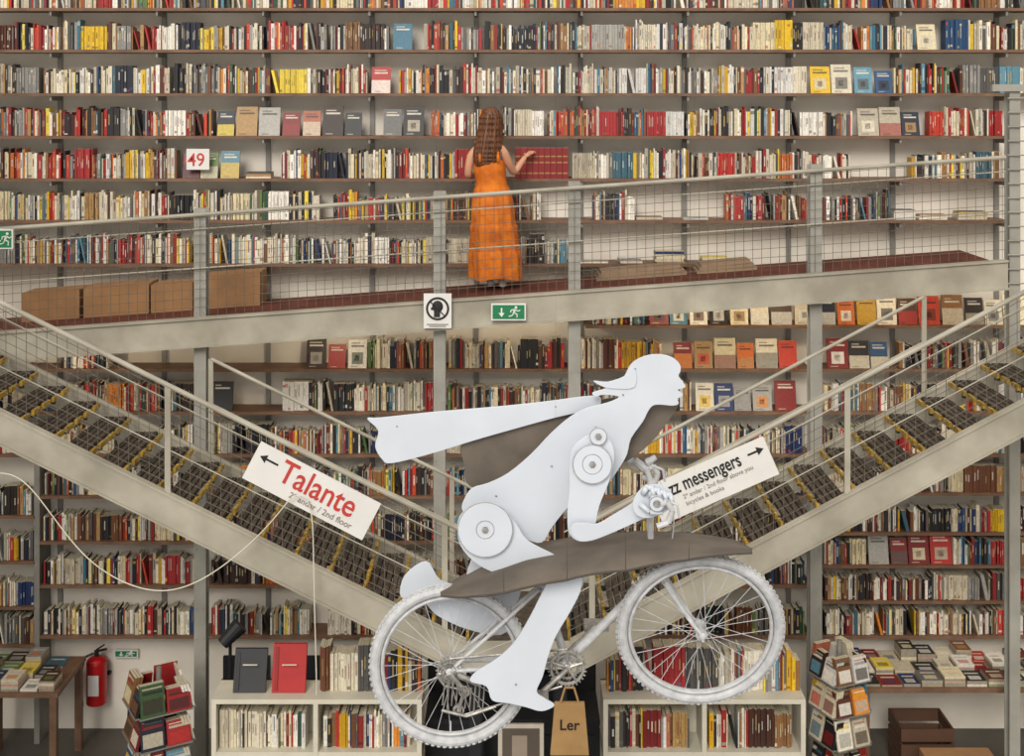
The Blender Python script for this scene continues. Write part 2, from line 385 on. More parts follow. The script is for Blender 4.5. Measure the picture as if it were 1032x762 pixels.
txt(M,o,'2\u00ba andar / 2nd floor above you',.042,.2,-.175,M_grey,ang,1,0)
txt(M,o,'bicycles & books',.042,.2,-.225,M_grey,ang,1,0)
def exitsign(u0,v0,u1,v1,Y,name='emergency_exit_sign'):
    e=MB(); a=W(u0,v0,Y);b=W(u1,v1,Y)
    e.box(a.x,b.x,Y,Y+.03,b.z,a.z,mi=1); t=.012
    e.box(a.x+t,b.x-t,Y-.003,Y,b.z+t,a.z-t,mi=0); w=b.x-a.x;h=a.z-b.z; cx=a.x+w*.68; cz=b.z+h*.5; y=Y-.005
    e.ell((cx+.01,y,cz+h*.27),.012,.003,.012,10,6,mi=1)
    e.tube((cx+.004,y,cz+h*.16),(cx-.008,y,cz-h*.06),.010,5,mi=1)
    for q in(((cx-.008,cz-h*.06),(cx+.02,cz-h*.12),(cx+.018,cz-h*.32)),((cx-.008,cz-h*.06),(cx-.025,cz-h*.22),(cx-.05,cz-h*.25)),((cx,cz+h*.15),(cx+.03,cz+h*.05),(cx+.045,cz+h*.12)),((cx,cz+h*.15),(cx-.03,cz+h*.12),(cx-.035,cz-h*.02))):
        e.path([(p[0],y,p[1]) for p in q],.005,5,mi=1)
    ax=a.x+w*.3
    e.box(ax-.006,ax+.006,y,Y-.003,cz-h*.05,cz+h*.25,mi=1)
    e.add([(ax-.025,y,cz-h*.05),(ax,y,cz-h*.3),(ax+.025,y,cz-h*.05)],[(0,1,2)],mi=1)
    e.make(name,[M_green,M_sign])
exitsign(495,306,530,323,10.74)
exitsign(-8,231,13,251,10.74)
exitsign(115,655,139,663,12.25)
e=MB(); a=W(427,296,10.74); b=W(455,331,10.74)
e.box(a.x,b.x,10.74,10.76,b.z,a.z,mi=0); cx=(a.x+b.x)/2; cz=a.z-.125; M=Matrix.Translation((cx,10.737,cz))
e.torus(M,.088,.009,40,6,mi=1); e.ell((cx,10.737,cz+.018),.046,.004,.05,16,8,mi=1); e.box(cx-.03,cx+.02,10.734,10.739,cz-.07,cz-.015,mi=1); e.box(cx-.055,cx-.03,10.734,10.739,cz-.01,cz+.01,mi=1)
e.tube((cx-.06,10.733,cz+.06),(cx+.06,10.733,cz-.06),.005,6,mi=1)
for q in(0,1): e.box(cx-.09+q*.02,cx+.09-q*.02,10.737,10.74,b.z+.03-q*.016,b.z+.036-q*.016,mi=1)
e.make('prohibition_notice',[M_sign,M_black])
e=MB(); a=W(188,150,11.97); b=W(211,171,11.97); e.box(a.x,b.x,11.965,11.975,b.z,a.z); o=e.make('number_card',M_sign,so_)
t=text('lettering','49',.17,Vector((a.x+.01,11.963,b.z+.035)),0,M_textred,None,.95,.001); t.parent=o
# ---------------- woman
YP=11.6
def Wp(u,v,dy=0):
    p=W(u,v,YP); p.y+=dy; return p
woman=empty('woman_in_orange_dress',Wp(497,288))
def skin(name,vs,es,rs,roots,m,parent,sub=2):
    me=bpy.data.meshes.new(name); me.from_pydata([tuple(v) for v in vs],es,[]); me.materials.append(m)
    o=bpy.data.objects.new(name,me); bpy.context.collection.objects.link(o)
    md=o.modifiers.new('skin','SKIN'); md.use_smooth_shade=True
    if not me.skin_vertices: 
        bpy.context.view_layer.objects.active=o; o.select_set(True); bpy.ops.mesh.customdata_skin_add()
    d=me.skin_vertices[0].data
    for i,r in enumerate(rs): d[i].radius=r if isinstance(r,tuple) else (r,r); d[i].use_root=(i in roots)
    s=o.modifiers.new('sub','SUBSURF'); s.levels=sub; s.render_levels=sub
    par(o,parent); return o
V=[];Ed=[];Rr=[]
def vv(p,r,to=None):
    V.append(p);Rr.append(r)
    if to is not None: Ed.append((to,len(V)-1))
    return len(V)-1
pel=vv(Wp(496,205,0),.13)
wa=vv(Wp(495,188,0),.105,pel); ch=vv(Wp(493,168,0.01),.115,wa); uc=vv(Wp(492,154,0.01),.085,ch)
nb=vv(Wp(492,146,0.02),.05,uc); nk=vv(Wp(493,138,0.03),.045,nb); hd=vv(Wp(494,128,0.04),.06,nk)
s1=vv(Wp(480,152,0),.055,uc); s2=vv(Wp(475.5,156,0),.048,s1); e1=vv(Wp(472.5,167,0.0),.038,s2); e2=vv(Wp(471.5,177,0.02),.036,e1); w1=vv(Wp(475,178,.14),.032,e2); h1=vv(Wp(480,176,.26),.022,w1)
t1=vv(Wp(505,151,0),.055,uc); t2=vv(Wp(508.5,155,0),.047,t1); f1=vv(Wp(513,166,.05),.040,t2); f2=vv(Wp(518,175.5,.12),.036,f1); g1=vv(Wp(524,167,.20),.031,f2); g2=vv(Wp(530,159,.26),.022,g1)
for (u,d) in((491,.03),(503,-.02)):
    a=vv(Wp(u,212,0),.095,pel); k=vv(Wp(u,246,d*.5),.062,a); c1=vv(Wp(u+1,262,d*.5-.01),.055,k); an=vv(Wp(u+2,281.5,d),.034,c1)
    ft=vv(Wp(u+3,286,d+.05),.028,an); vv(Wp(u+4,286.5,d+.14),.022,ft)
skin('body',V,Ed,Rr,[0],M_skin,woman)
def hand(name,wr,dirv,up,side):
    dirv=Vector(dirv).normalized(); up=Vector(up).normalized(); sd=dirv.cross(up).normalized()*side
    vs=[];es=[];rs=[];roots=[]
    def chain(pts,r):
        for i,(p,rr) in enumerate(zip(pts,r)):
            vs.append(p); rs.append(rr)
            if i==0: roots.append(len(vs)-1)
            else: es.append((len(vs)-2,len(vs)-1))
    chain([wr-dirv*.01,wr+dirv*.03,wr+dirv*.07],[(.022,.022),(.028,.02),(.032,.016)])
    for i,L in enumerate((.070,.082,.075,.058)):
        o=wr+dirv*.07+sd*(.027-.018*i); b=o+dirv*L*.45; c=b+dirv*L*.25-up*L*.18; d=c-up*L*.28+dirv*L*.05
        chain([o-dirv*.02,o,b,c,d],[.009,.0095,.009,.008,.007])
    o=wr+dirv*.025+sd*.022; chain([o,o+sd*.025+dirv*.02,o+sd*.032+dirv*.045-up*.01,o+sd*.022+dirv*.062-up*.02],[.011,.011,.0095,.008])
    skin(name,vs,es,rs,roots,M_skin,woman,1)
hand('right_hand',Wp(530,159,.26),(.5,.6,.35),(-.3,-.4,.9),-1)
hand('left_hand',Wp(480,176,.26),(.3,.9,.1),(0,-.1,1),1)
hc=Wp(494,121,.05)
hdm=MB(); n=28;k=20; vs=[];fs=[]
fd=Vector((.35,.93,0)).normalized(); sdv=Vector((fd.y,-fd.x,0))
for j in range(k+1):
    q=math.pi*j/k
    for i in range(n):
        t=2*math.pi*i/n; a=math.sin(q)*math.cos(t); b=math.sin(q)*math.sin(t); z=math.cos(q)
        wdt=.074*(1-.22*max(0,-z)); dep=.092
        p=sdv*a*wdt+fd*b*dep+Vector((0,0,z*.112))
        if b>0.6:
            if abs(a)<.16 and -.35<z<.1: p+=fd*.022*(1-abs(a)/.16)*(1-(z+.35)/.45*.7)
            if abs(a)<.3 and -.62<z<-.5: p+=fd*.006
            if .12<abs(a)<.45 and .0<z<.2: p-=fd*.007
        vs.append(hc+p)
for j in range(k):
    for i in range(n): fs.append((j*n+i,(j+1)*n+i,(j+1)*n+(i+1)%n,j*n+(i+1)%n))
hdm.add(vs,fs)
for sg in(-1,1):
    e0=hc+sdv*sg*.03+fd*.076+Vector((0,0,.006)); hdm.ell(e0,.011,.009,.007,12,8,mi=1)
    e0=hc+sdv*sg*.072+Vector((0,0,-.01)); hdm.ell(e0,.01,.018,.028,12,8)
m0=hc+fd*.083+Vector((0,0,-.062)); hdm.ell(m0,.02,.008,.006,12,8,mi=2)
hdm.make('head',[M_skin,M_black,M_textred],woman,smooth=True)
def catm(pr,m):
    out=[]; n=len(pr)
    for i in range(n-1):
        p0=pr[max(i-1,0)];p1=pr[i];p2=pr[i+1];p3=pr[min(i+2,n-1)]
        for j in range(m):
            t=j/m; out.append(tuple(.5*(2*b+(c-a)*t+(2*a-5*b+4*c-d)*t*t+(3*b-a-3*c+d)*t**3) for a,b,c,d in zip(p0,p1,p2,p3)))
    out.append(pr[-1]); return out
hm=MB(); n=96
prof=[(107.8,494,.0,.004,.004),(109,494,.01,.045,.05),(113,494,.015,.078,.085),(120,493.5,.015,.098,.108),(130,493,.0,.104,.105),(140,492.3,-.04,.110,.085),(150,491.5,-.07,.118,.062),(158,490.8,-.085,.112,.05),(164,490.3,-.09,.092,.04),(169,490,-.09,.06,.025),(171,490,-.09,.02,.01)]
pr=catm(prof,5); vs=[];fs=[]
for j,(v,u,dy,rx,ry) in enumerate(pr):
    c=Wp(u,v,dy+.03); s=j/len(pr)
    for i in range(n):
        t=2*math.pi*i/n; am=.05*min(1,j/18)
        f=1+am*math.sin(16*t+1.2*s)+am*.6*math.sin(37*t-1.5*s)+am*.6*math.sin(6*t+2*s)
        vs.append((c.x+rx*f*math.cos(t)+.008*math.sin(5*s),c.y+ry*f*math.sin(t),c.z))
for j in range(len(pr)-1):
    for i in range(n): fs.append((j*n+i,(j+1)*n+i,(j+1)*n+(i+1)%n,j*n+(i+1)%n))
hm.add(vs,fs)
R=random.Random(9)
for i in range(60):
    t=R.uniform(math.pi*1.0,math.pi*2.0); ph=R.uniform(0,6); pts=[]; k1=R.uniform(.96,1.02)
    for j,(v,u,dy,rx,ry) in enumerate(pr[12:-5:3]):
        c=Wp(u,v,dy+.03); tt=t+.02*math.sin(ph+j*.3); pts.append(Vector((c.x+rx*k1*math.cos(tt)+.006,c.y+ry*1.02*math.sin(tt),c.z)))
    pts.append(pts[-1]+Vector((R.uniform(-.008,.008),0,R.uniform(-.05,-.02))))
    for a,b in zip(pts,pts[1:]): hm.tube(a,b,.004,5)
hm.make('hair',M_hair,woman,smooth=True)
dr=MB(); n=96
prof=[(161,493,.01,.128,.098,.0),(165,493,.01,.142,.11,.005),(172,493.5,.01,.145,.118,.01),(180,494.5,.0,.138,.11,.015),(187,495.5,0,.14,.11,.03),(190,495.5,0,.155,.12,.05),(200,496,0,.178,.145,.06),(212,496.5,0,.19,.165,.065),(226,497,0,.195,.175,.07),(227.5,497,0,.208,.187,.09),(240,498,0,.214,.195,.085),(252,498.5,0,.222,.2,.09),(253.5,498.5,0,.235,.212,.1),(266,499,0,.238,.215,.1),(279,499.5,0,.24,.222,.11)]
pr=[]
for i in range(len(prof)-1):
    for j in range(3): pr.append(tuple(a+(b-a)*j/3 for a,b in zip(prof[i],prof[i+1])))
pr.append(prof[-1]); vs=[];fs=[]
for j,(v,u,dy,rx,ry,am) in enumerate(pr):
    c=Wp(u,v,dy)
    for i in range(n):
        t=2*math.pi*i/n
        f=1+am*(.5*math.sin(9*t+.05*j)+.35*math.sin(17*t-.04*j+1)+.3*math.sin(4*t+.06*j+2))
        zz=c.z+(.012*math.sin(4*t+1) if j==len(pr)-1 else 0)
        vs.append((c.x+rx*f*math.cos(t),c.y+ry*f*math.sin(t),zz))
for j in range(len(pr)-1):
    for i in range(n): fs.append((j*n+i,(j+1)*n+i,(j+1)*n+(i+1)%n,j*n+(i+1)%n))
dr.add(vs,fs)
for sgn in(484,502): dr.path([Wp(sgn,163,-.095),Wp(sgn,155,-.09),Wp(sgn,148.5,-.03),Wp(sgn,150,.05),Wp(sgn,160,.1)],.013,8)
dr.make('dress',M_dress,woman,smooth=True)
sh=MB()
for (u,d) in((491,.03),(503,-.02)):
    p=Wp(u+3.5,287.6,d+.06); sh.ell(p,.04,.12,.012,16,8); sh.tube(p+Vector((-.035,.05,0)),p+Vector((0,.05,.04)),.008); sh.tube(p+Vector((.035,.05,0)),p+Vector((0,.05,.04)),.008); sh.ell(p+Vector((0,-.06,.02)),.034,.04,.03,14,8)
sh.make('sandals',M_sign,woman,smooth=True)
# ---------------- bicycle
Y0=5.22
bike=empty('bicycle',W(571,667,Y0))
def wheel(name,c,R0,tilt):
    M=Matrix.Translation(c)@Matrix.Rotation(tilt,4,'X'); m=MB()
    m.torus(M,R0-.02,.021,96,12); m.torus(M,R0-.050,.008,80,8,ry=.013)
    nk=84
    for i in range(nk):
        t=2*math.pi*i/nk
        for s_ in(-1,0,1):
            tt=t+(.018 if s_==0 else 0); q=s_*.55; r=R0-.02+.021*math.cos(q); y=.021*math.sin(q)
            ct=Vector((math.cos(tt),0,math.sin(tt))); tn=Vector((-math.sin(tt),0,math.cos(tt)))
            o_=Vector((math.cos(q)*ct.x,math.sin(q),math.cos(q)*ct.z)); p=ct*r+Vector((0,y,0))
            a=p+tn*-.006; b=p+tn*.006; m.tube(M@(a+o_*.002),M@(b+o_*.002),.0042,4)
    m.tube(M@Vector((0,-.035,0)),M@Vector((0,.035,0)),.014,14)
    for s_ in(-1,1): m.tube(M@Vector((0,s_*.03,0)),M@Vector((0,s_*.034,0)),.024,20)
    m.tube(M@Vector((0,-.07,0)),M@Vector((0,.07,0)),.006,10)
    for i in range(32):
        s_=1 if i%2 else -1; t=2*math.pi*i/32; t2=t+(.95 if (i//2)%2 else -.95)
        a=Vector((.022*math.cos(t2),s_*.031,.022*math.sin(t2))); b=Vector(((R0-.058)*math.cos(t),0,(R0-.058)*math.sin(t)))
        m.tube(M@a,M@b,.0014,5)
    m.tube(M@Vector((0,0,-(R0-.058))),M@Vector((0,0,-(R0-.1))),.004,6)
    return m.make(name,M_bikew,bike)
rc=W(454,671,Y0); fc=W(706,635,5.16)
wheel('rear_wheel',rc,81*Y0/F,0); wheel('front_wheel',fc,84*5.16/F,math.radians(13))
fr=MB(); D=lambda p,dy:p+Vector((0,dy,0))
bb=W(571,667,Y0); st_=W(545,585,Y0); hb=W(668,578,Y0); ht=W(656,546,Y0)
fr.tube(bb,st_,.016,12); fr.tube(st_,W(541,570,Y0),.012,10); fr.tube(W(543,592,Y0),W(660,556,Y0),.014,12); fr.tube(bb,W(666,572,Y0),.018,12); fr.tube(hb,ht,.021,14)
for dy in(-.05,.05):
    fr.tube(D(rc,dy),D(bb,dy*.4),.009,8); fr.tube(D(rc,dy),D(W(544,592,Y0),dy*.4),.008,8)
    f0=D(W(669,582,Y0),dy); ctrl=[f0,D(W(684,606,5.2),dy),D(W(698,626,5.17),dy),D(fc,dy*1.1)]
    for i,(a,b) in enumerate(zip(ctrl,ctrl[1:])): fr.tube(a,b,.014-.003*i,10,.011-.002*i)
    fr.ell(D(fc,dy*1.2),.014,.006,.014,12,6); fr.ell(D(rc,dy*1.2),.016,.006,.016,12,6)
fr.tube(D(W(669,581,Y0),-.055),D(W(669,581,Y0),.055),.016,10)
fr.tube(D(bb,-.045),D(bb,.045),.022,14)
P1=W(664,508,5.0); bar0=Vector((P1.x,4.99,P1.z)); bar1=Vector((P1.x,5.46,P1.z)); mid=Vector((P1.x,5.22,P1.z))
fr.tube(ht,mid-Vector((.015,0,.015)),.013,10); fr.tube(bar0,bar1,.012,10); fr.tube(mid+Vector((0,-.03,0)),mid+Vector((0,.03,0)),.02,12)
for s_,e_ in((-1,bar0),(1,bar1)):
    g=[e_,e_+Vector((.03,s_*.01,.015)),e_+Vector((.05,s_*.01,-.02)),e_+Vector((.035,s_*.01,-.065)),e_+Vector((-.01,s_*.01,-.08))]
    for a,b in zip(g,g[1:]): fr.tube(a,b,.012,10)
    fr.path([e_+Vector((.02,0,.02)),e_+Vector((.07,0,.0)),e_+Vector((.078,0,-.05))],.006,6)
    if s_>0:
        fr.tube(e_,e_+Vector((-.05,0,.04)),.02,8,.016); fr.tube(e_+Vector((-.05,0,.04)),e_+Vector((-.08,0,.03)),.016,8,.010)
        fr.tube(e_+Vector((.0,0,.03)),e_+Vector((.04,0,.055)),.016,8,.012); fr.tube(e_+Vector((-.02,0,-.03)),e_+Vector((.04,0,-.05)),.012,8)
pts=[]
for j in range(13):
    t=j/12; p=mid+Vector((.03,0,.02)); b_=p.lerp(hb,t)+Vector((.05*math.sin(math.pi*t),0,.03*math.sin(math.pi*t))); pts.append(b_)
fr.path(pts,.003,6)
fr.ell(W(538,570,Y0),.11,.06,.022,20,8)
fr.make('frame',M_bikew,bike)
dv=MB()
def ring(c,R0,teeth,y,th=.004,spk=5):
    c=D(c,y); M=Matrix.Translation(c); dv.torus(M,R0*.9,R0*.1,40,6,ry=th)
    for i in range(teeth):
        t=2*math.pi*i/teeth; d=Vector((math.cos(t),0,math.sin(t))); dv.tube(c+d*R0*.95,c+d*R0*1.1,.0035,4)
    for i in range(spk):
        t=2*math.pi*i/spk+.3; d=Vector((math.cos(t),0,math.sin(t))); dv.tube(c,c+d*R0*.88,.006,6)
    dv.ell(c,R0*.25,.008,R0*.25,14,6)
ring(bb,.072,30,-.055); ring(bb,.05,24,-.045); ring(rc,.052,22,-.045,spk=8); ring(rc,.038,18,-.05); ring(rc,.026,14,-.055)
dv.tube(D(bb,-.07),W(540,703,5.14),.011,8); dv.tube(D(bb,.07),W(601,631,5.29),.011,8)
p_=W(540,703,5.1); dv.box(p_.x-.05,p_.x+.05,5.06,5.14,p_.z-.012,p_.z+.012)
p_=W(601,631,5.33); dv.box(p_.x-.05,p_.x+.05,5.3,5.38,p_.z-.012,p_.z+.012)
a=D(rc,-.055)+Vector((0,0,.052)); b=D(bb,-.055)+Vector((0,0,.074)); dv.path([a,b],.0045,5)
j1=W(468,697,5.16); j2=W(462,716,5.16)
for j_ in(j1,j2): dv.torus(Matrix.Translation(j_),.02,.004,20,6); dv.ell(j_,.008,.01,.008,10,6)
dv.path([D(rc,-.055)+Vector((-.05,0,-.02)),D(rc,-.06)+Vector((-.02,0,-.055)),j1+Vector((.02,0,0)),j2+Vector((-.02,0,0)),j2+Vector((.01,0,-.022)),D(bb,-.055)+Vector((-.02,0,-.074))],.0045,5)
dv.tube(D(rc,-.06),j1,.010,6); dv.tube(j1,j2,.008,6); dv.tube(D(rc,-.06)+Vector((.03,0,-.01)),W(485,690,5.16),.012,6)
for j in range(10): dv.tube(W(448+4.5*j,690+R.uniform(-4,4),5.15),W(446+4.5*j,718+R.uniform(-8,2),5.15),.003,5)
dv.path([W(445,716,5.15),W(470,722,5.15),W(500,712,5.15)],.006,6)
dv.make('drivetrain',M_silver,bike)
# ---------------- flat figure
fig=empty('cyclist_sculpture',W(560,500,Y0))
def smoothpoly(pts,m=4):
    n=len(pts); out=[]
    for i in range(n):
        p0,p1,p2,p3=pts[i-1],pts[i],pts[(i+1)%n],pts[(i+2)%n]
        for j in range(m):
            t=j/m
            out.append(tuple(.5*((2*p1[k])+(-p0[k]+p2[k])*t+(2*p0[k]-5*p1[k]+4*p2[k]-p3[k])*t*t+(-p0[k]+3*p1[k]-3*p2[k]+p3[k])*t**3) for k in(0,1)))
    return out
def fp(name,pts,Y,m,th=.008,sm=4):
    q=smoothpoly(pts,sm) if sm else pts
    xy=[(X_(u,Y),Z_(v,Y)) for u,v in q][::-1]
    b=MB(); b.plate(xy,Y,Y+th); return b.make(name,m,fig,bevel=.0015)
fp('cape_top',[(370,422),(384,421),(440,415),(500,410),(548,405),(597,399),(606,404),(598,412),(560,421),(520,432),(478,444),(436,457),(395,467),(385,463),(378,450),(381,434)],5.30,M_white)
fp('cape_shaded_underside',[(466,446),(500,434),(560,418),(600,404),(640,402),(610,430),(560,450),(510,480),(482,492),(470,486),(468,470)],5.33,M_taupe)  # underside of the cape, its shade painted in as taupe
fp('far_shoulder_shaded',[(640,415),(676,405),(684,408),(668,432),(650,452),(628,466),(620,450)],5.32,M_taupe)  # taupe here is painted shading below the neck, on the far shoulder
torso=[(597,396),(606,393),(622,388),(630,378),(636,367),(648,359.5),(663,357),(677,360),(685,367),(686,374),(684,379),(689,386),(691,390),(687,392),(683,393),(688,397),(687,400),(683,402),(684,407),(678,409),(666,408),(658,409),(653,415),(648,425),(636,442),(632,458),(624,472),(614,486),(600,498),(583,505),(572,512),(556,532),(546,547),(530,544),(508,540),(480,530),(466,515),(468,503),(476,492),(492,487),(512,477),(535,458),(556,436),(575,420),(592,411),(612,406),(624,400),(608,398),(600,400)]
fp('torso_and_head',torso,5.24,M_white,sm=3)
fp('hair_lock',[(598,384),(612,385),(628,380),(640,372),(640,390),(622,392),(608,390)],5.232,M_white,sm=3)
fp('upper_arm',[(577,452),(590,440),(605,437),(616,446),(619,462),(614,485),(604,510),(600,530),(596,542),(582,545),(573,536),(572,515),(574,490),(574,468)],5.12,M_white)
fp('forearm',[(575,536),(578,528),(590,527),(602,528),(618,519),(636,508),(644,500),(655,500),(660,512),(654,520),(640,527),(615,538),(596,545),(582,545)],5.09,M_white)
fp('hand_plate',[(638,506),(644,495),(653,489),(667,489),(676,495),(678,506),(672,515),(660,521),(648,522),(640,517)],5.03,M_white)
h=MB()
for i in range(4):
    u=653+i*6.2; v=497+i*2.4
    pts=[W(u-5,v+1,5.02),W(u-1,v-6,5.012),W(u+4,v-5,5.005),W(u+6,v+2,5.0),W(u+3,v+8,5.005)]
    for j,(a,b) in enumerate(zip(pts,pts[1:])): h.tube(a,b,.0115-.0008*j,8,.0107-.0008*j); h.ell(b,.0107-.0008*j,.0107-.0008*j,.0107-.0008*j,8,6)
h.tube(W(645,508,5.02),W(655,516,5.0),.012,8,.011); h.tube(W(655,516,5.0),W(668,517,5.0),.011,8,.009)
h.make('fingers',M_white,fig,smooth=True)
fp('thigh',[(461,530),(465,518),(478,511),(494,511),(508,517),(520,528),(532,545),(560,560),(585,575),(586,592),(566,600),(540,590),(505,580),(480,568),(464,550)],5.14,M_white)
fp('calf_and_foot',[(556,582),(572,577),(586,579),(585,596),(574,618),(561,640),(553,660),(547,682),(541,697),(549,704),(559,711),(546,717),(530,713),(512,709),(496,706),(490,692),(474,687),(480,677),(502,663),(520,645),(536,618),(546,598)],5.05,M_white)
fp('far_leg',[(480,560),(520,572),(524,600),(512,612),(490,600),(470,590)],5.31,M_white)
fp('skirt_tail',[(404,602),(408,580),(430,566),(444,585),(470,592),(515,604),(519,622),(505,640),(470,634),(440,620),(425,605)],5.34,M_white)
ds=MB()
def disc(u,v,r,Y,ins):
    c=W(u,v,Y); rr=r*Y/F
    ds.tube(c,c+Vector((0,.008,0)),rr,40); 
    for q in ins: ds.torus(Matrix.Translation(c),q*Y/F,.0015,32,6,mi=1)
    ds.tube(c+Vector((0,-.006,0)),c,.014,6,mi=1); ds.tube(c,c+Vector((0,.15,0)),.006,8,mi=1)
disc(597,468,20,5.10,(19.5,10)); disc(603,440,9,5.10,(8.5,)); disc(489,534,28,5.12,(27.5,9)); disc(662,508,8,4.98,(7.5,3.5))
ds.make('pivot_discs',[M_white,M_silver],fig)
rv=MB()
for (u,v) in((640,372),(628,398),(556,470),(500,500),(520,690),(400,430),(560,410)): rv.ell(W(u,v,5.235 if v<520 else 5.045),.004,.003,.004,8,4)
rv.make('rivets',M_silver,fig)
tp=[(444,597),(462,583),(490,567),(530,551),(580,541),(640,536),(700,538),(740,545),(758,554)]
bt=[(444,600),(462,602),(490,600),(530,592),(580,581),(640,572),(700,562),(740,558),(758,557)]
def samp(p,u):
    for a,b in zip(p,p[1:]):
        if a[0]<=u<=b[0]: t=(u-a[0])/(b[0]-a[0]); return a[1]+(b[1]-a[1])*t
    return p[-1][1]
n=64;k=12;vs=[];fs=[]
for i in range(n+1):
    u=444+(758-444)*i/n; a=samp(tp,u);b=samp(bt,u)
    rib=2.2*abs(math.sin(i/n*math.pi*5))
    for j in range(k+1):
        t=j/k; Yy=5.40-.44*t-.09*math.sin(math.pi*t); v=a+(b-a)*(t**1.1)+(2.2-rib)*(.3+.7*t)*math.sin(i/n*math.pi)*.8; vs.append(W(u,v,Yy))
for i in range(n):
    for j in range(k): fs.append((i*(k+1)+j,(i+1)*(k+1)+j,(i+1)*(k+1)+j+1,i*(k+1)+j+1))
m=MB(); m.add(vs,fs)
o=m.make('canvas_skirt',M_taupe,fig,smooth=True); s=o.modifiers.new('sol','SOLIDIFY'); s.thickness=.005
m=MB(); m.path([vs[i*(k+1)+k]+Vector((0,-.004,0)) for i in range(n+1)],.004,6)
for q in range(1,5):
    i=round(n*q/5); m.path([vs[i*(k+1)+j]+Vector((0,-.003,.004)) for j in range(k+1)],.0018,6)
m.make('skirt_seams',M_seam,fig)
m=MB()
for (u,v,Y) in((560,436,5.25),(440,416,5.31),(700,541,5.38)):
    p=W(u,v,Y); m.tube(p,Vector((p.x,p.y,9.2)),.00025,4)
m.make('suspension_wires',M_wire,fig)
# ---------------- hanging cord
def curve(name,pts,r,m):
    cu=bpy.data.curves.new(name,'CURVE'); cu.dimensions='3D'; cu.bevel_depth=r; cu.materials.append(m)
    sp=cu.splines.new('NURBS'); sp.points.add(len(pts)-1)
    for i,p in enumerate(pts): sp.points[i].co=(*p,1)
    sp.use_endpoint_u=True; sp.order_u=4
    o=bpy.data.objects.new(name,cu); bpy.context.collection.objects.link(o); return o
YC=8.8
curve('hanging_power_cable',[W(*p,YC) for p in((-10,478),(14,473),(40,500),(80,560),(125,590),(170,600),(215,580),(262,540),(285,512),(296,498),(308,500),(315,515),(316,560),(317,620),(319,680),(319,700))],.0042,M_cream)
# ---------------- ground-floor items
def bookcase(u0,u1,seed,div):
    Y=9.6; x0=X_(u0,Y);x1=X_(u1,Y); zt=Z_(705,Y); t=.035; e=MB(); bk=MB(); R=random.Random(seed)
    e.box(x0,x1,Y,Y+.34,zt-t,zt); e.box(x0,x1,Y+.32,Y+.34,0,zt)
    xs=[x0]+[X_(d,Y) for d in div]+[x1]
    for x in xs: e.box(max(x-t/2,x0) if x!=x1 else x1-t,min(x+t/2,x1) if x!=x0 else x0+t,Y,Y+.32,0,zt-t)
    zs=[zt-t-.36-.395*i for i in range(4)]
    for z in zs: 
        if z>.0: e.box(x0,x1,Y+.005,Y+.32,z-t,z)
    for z in zs:
        if z>0:
            for a,b in zip(xs,xs[1:]): books(bk,a+t+.01,b-t-.05,z+.001,Y+.06,R,.3,'w' if seed==1 else None)
    o=e.make('white_bookcase',M_cream); bk.make('books',M_book,o)
    return o,zt
R=random.Random(31)
o,zt=bookcase(213,425,1,[318]); Yb=9.72
b=MB(); books(b,X_(322,Yb),X_(378,Yb),zt+.001,Yb,R,.36,'r'); books(b,X_(384,Yb),X_(424,Yb),zt+.001,Yb,R,.33,'d'); b.make('books_on_top',M_book,o)
def album(u0,u1,v0,col,name):
    e=MB(); xa=X_(u0,9.72);xb=X_(u1,9.72); zt2=Z_(v0,9.8); z0=zt+.002
    e.box(xa,xb,9.70,9.73,z0,zt2,col,sy=.1); e.box(xa+.02,xa+.045,9.695,9.70,z0+.02,zt2-.02,mixc(col,(0,0,0,1),.4),sy=.095)
    e.box((xa+xb)/2-.05,(xa+xb)/2+.06,9.715,9.72,zt+.2,zt+.21,C('#d8d0c0'),sy=.0); e.make(name,M_vc,bevel=.003)
album(235,268,654,C('#2c2c2f'),'portfolio_folder'); album(274,308,649,C('#b01c1c'),'portfolio_folder')
o,zt=bookcase(608,812,2,[710])
b=MB(); books(b,X_(612,Yb),X_(808,Yb),zt+.001,Yb,R,.34,'d'); b.make('books_on_top',M_book,o)
e=MB(); c=W(96,684,12.12); 
e.tube((c.x,12.16,c.z-.24),(c.x,12.16,c.z+.14),.095,28); e.ell((c.x,12.16,c.z+.14),.095,.095,.06,28,10); e.ell((c.x,12.16,c.z-.24),.095,.095,.02,28,6)
e.tube((c.x,12.16,c.z+.19),(c.x,12.16,c.z+.25),.022,12,mi=1); e.path([(c.x,12.16,c.z+.24),(c.x+.1,12.14,c.z+.27)],.012,8,mi=1); e.path([(c.x,12.16,c.z+.255),(c.x+.08,12.14,c.z+.31)],.008,8,mi=1)
e.path([(c.x-.02,12.14,c.z+.23),(c.x-.1,12.12,c.z+.2),(c.x-.13,12.1,c.z+.05),(c.x-.125,12.1,c.z-.15)],.012,8,mi=1); e.tube((c.x-.125,12.1,c.z-.15),(c.x-.125,12.1,c.z-.25),.014,10,.024,mi=1)
e.box(c.x-.05,c.x+.05,12.058,12.068,c.z-.14,c.z+.05,mi=2); e.box(c.x-.03,c.x+.03,12.25,12.3,c.z+.02,c.z+.1,mi=1); e.box(c.x-.1,c.x+.1,12.24,12.3,c.z-.02,c.z,mi=1)
e.make('fire_extinguisher',[M_red,M_black,M_sign],bevel=.002)
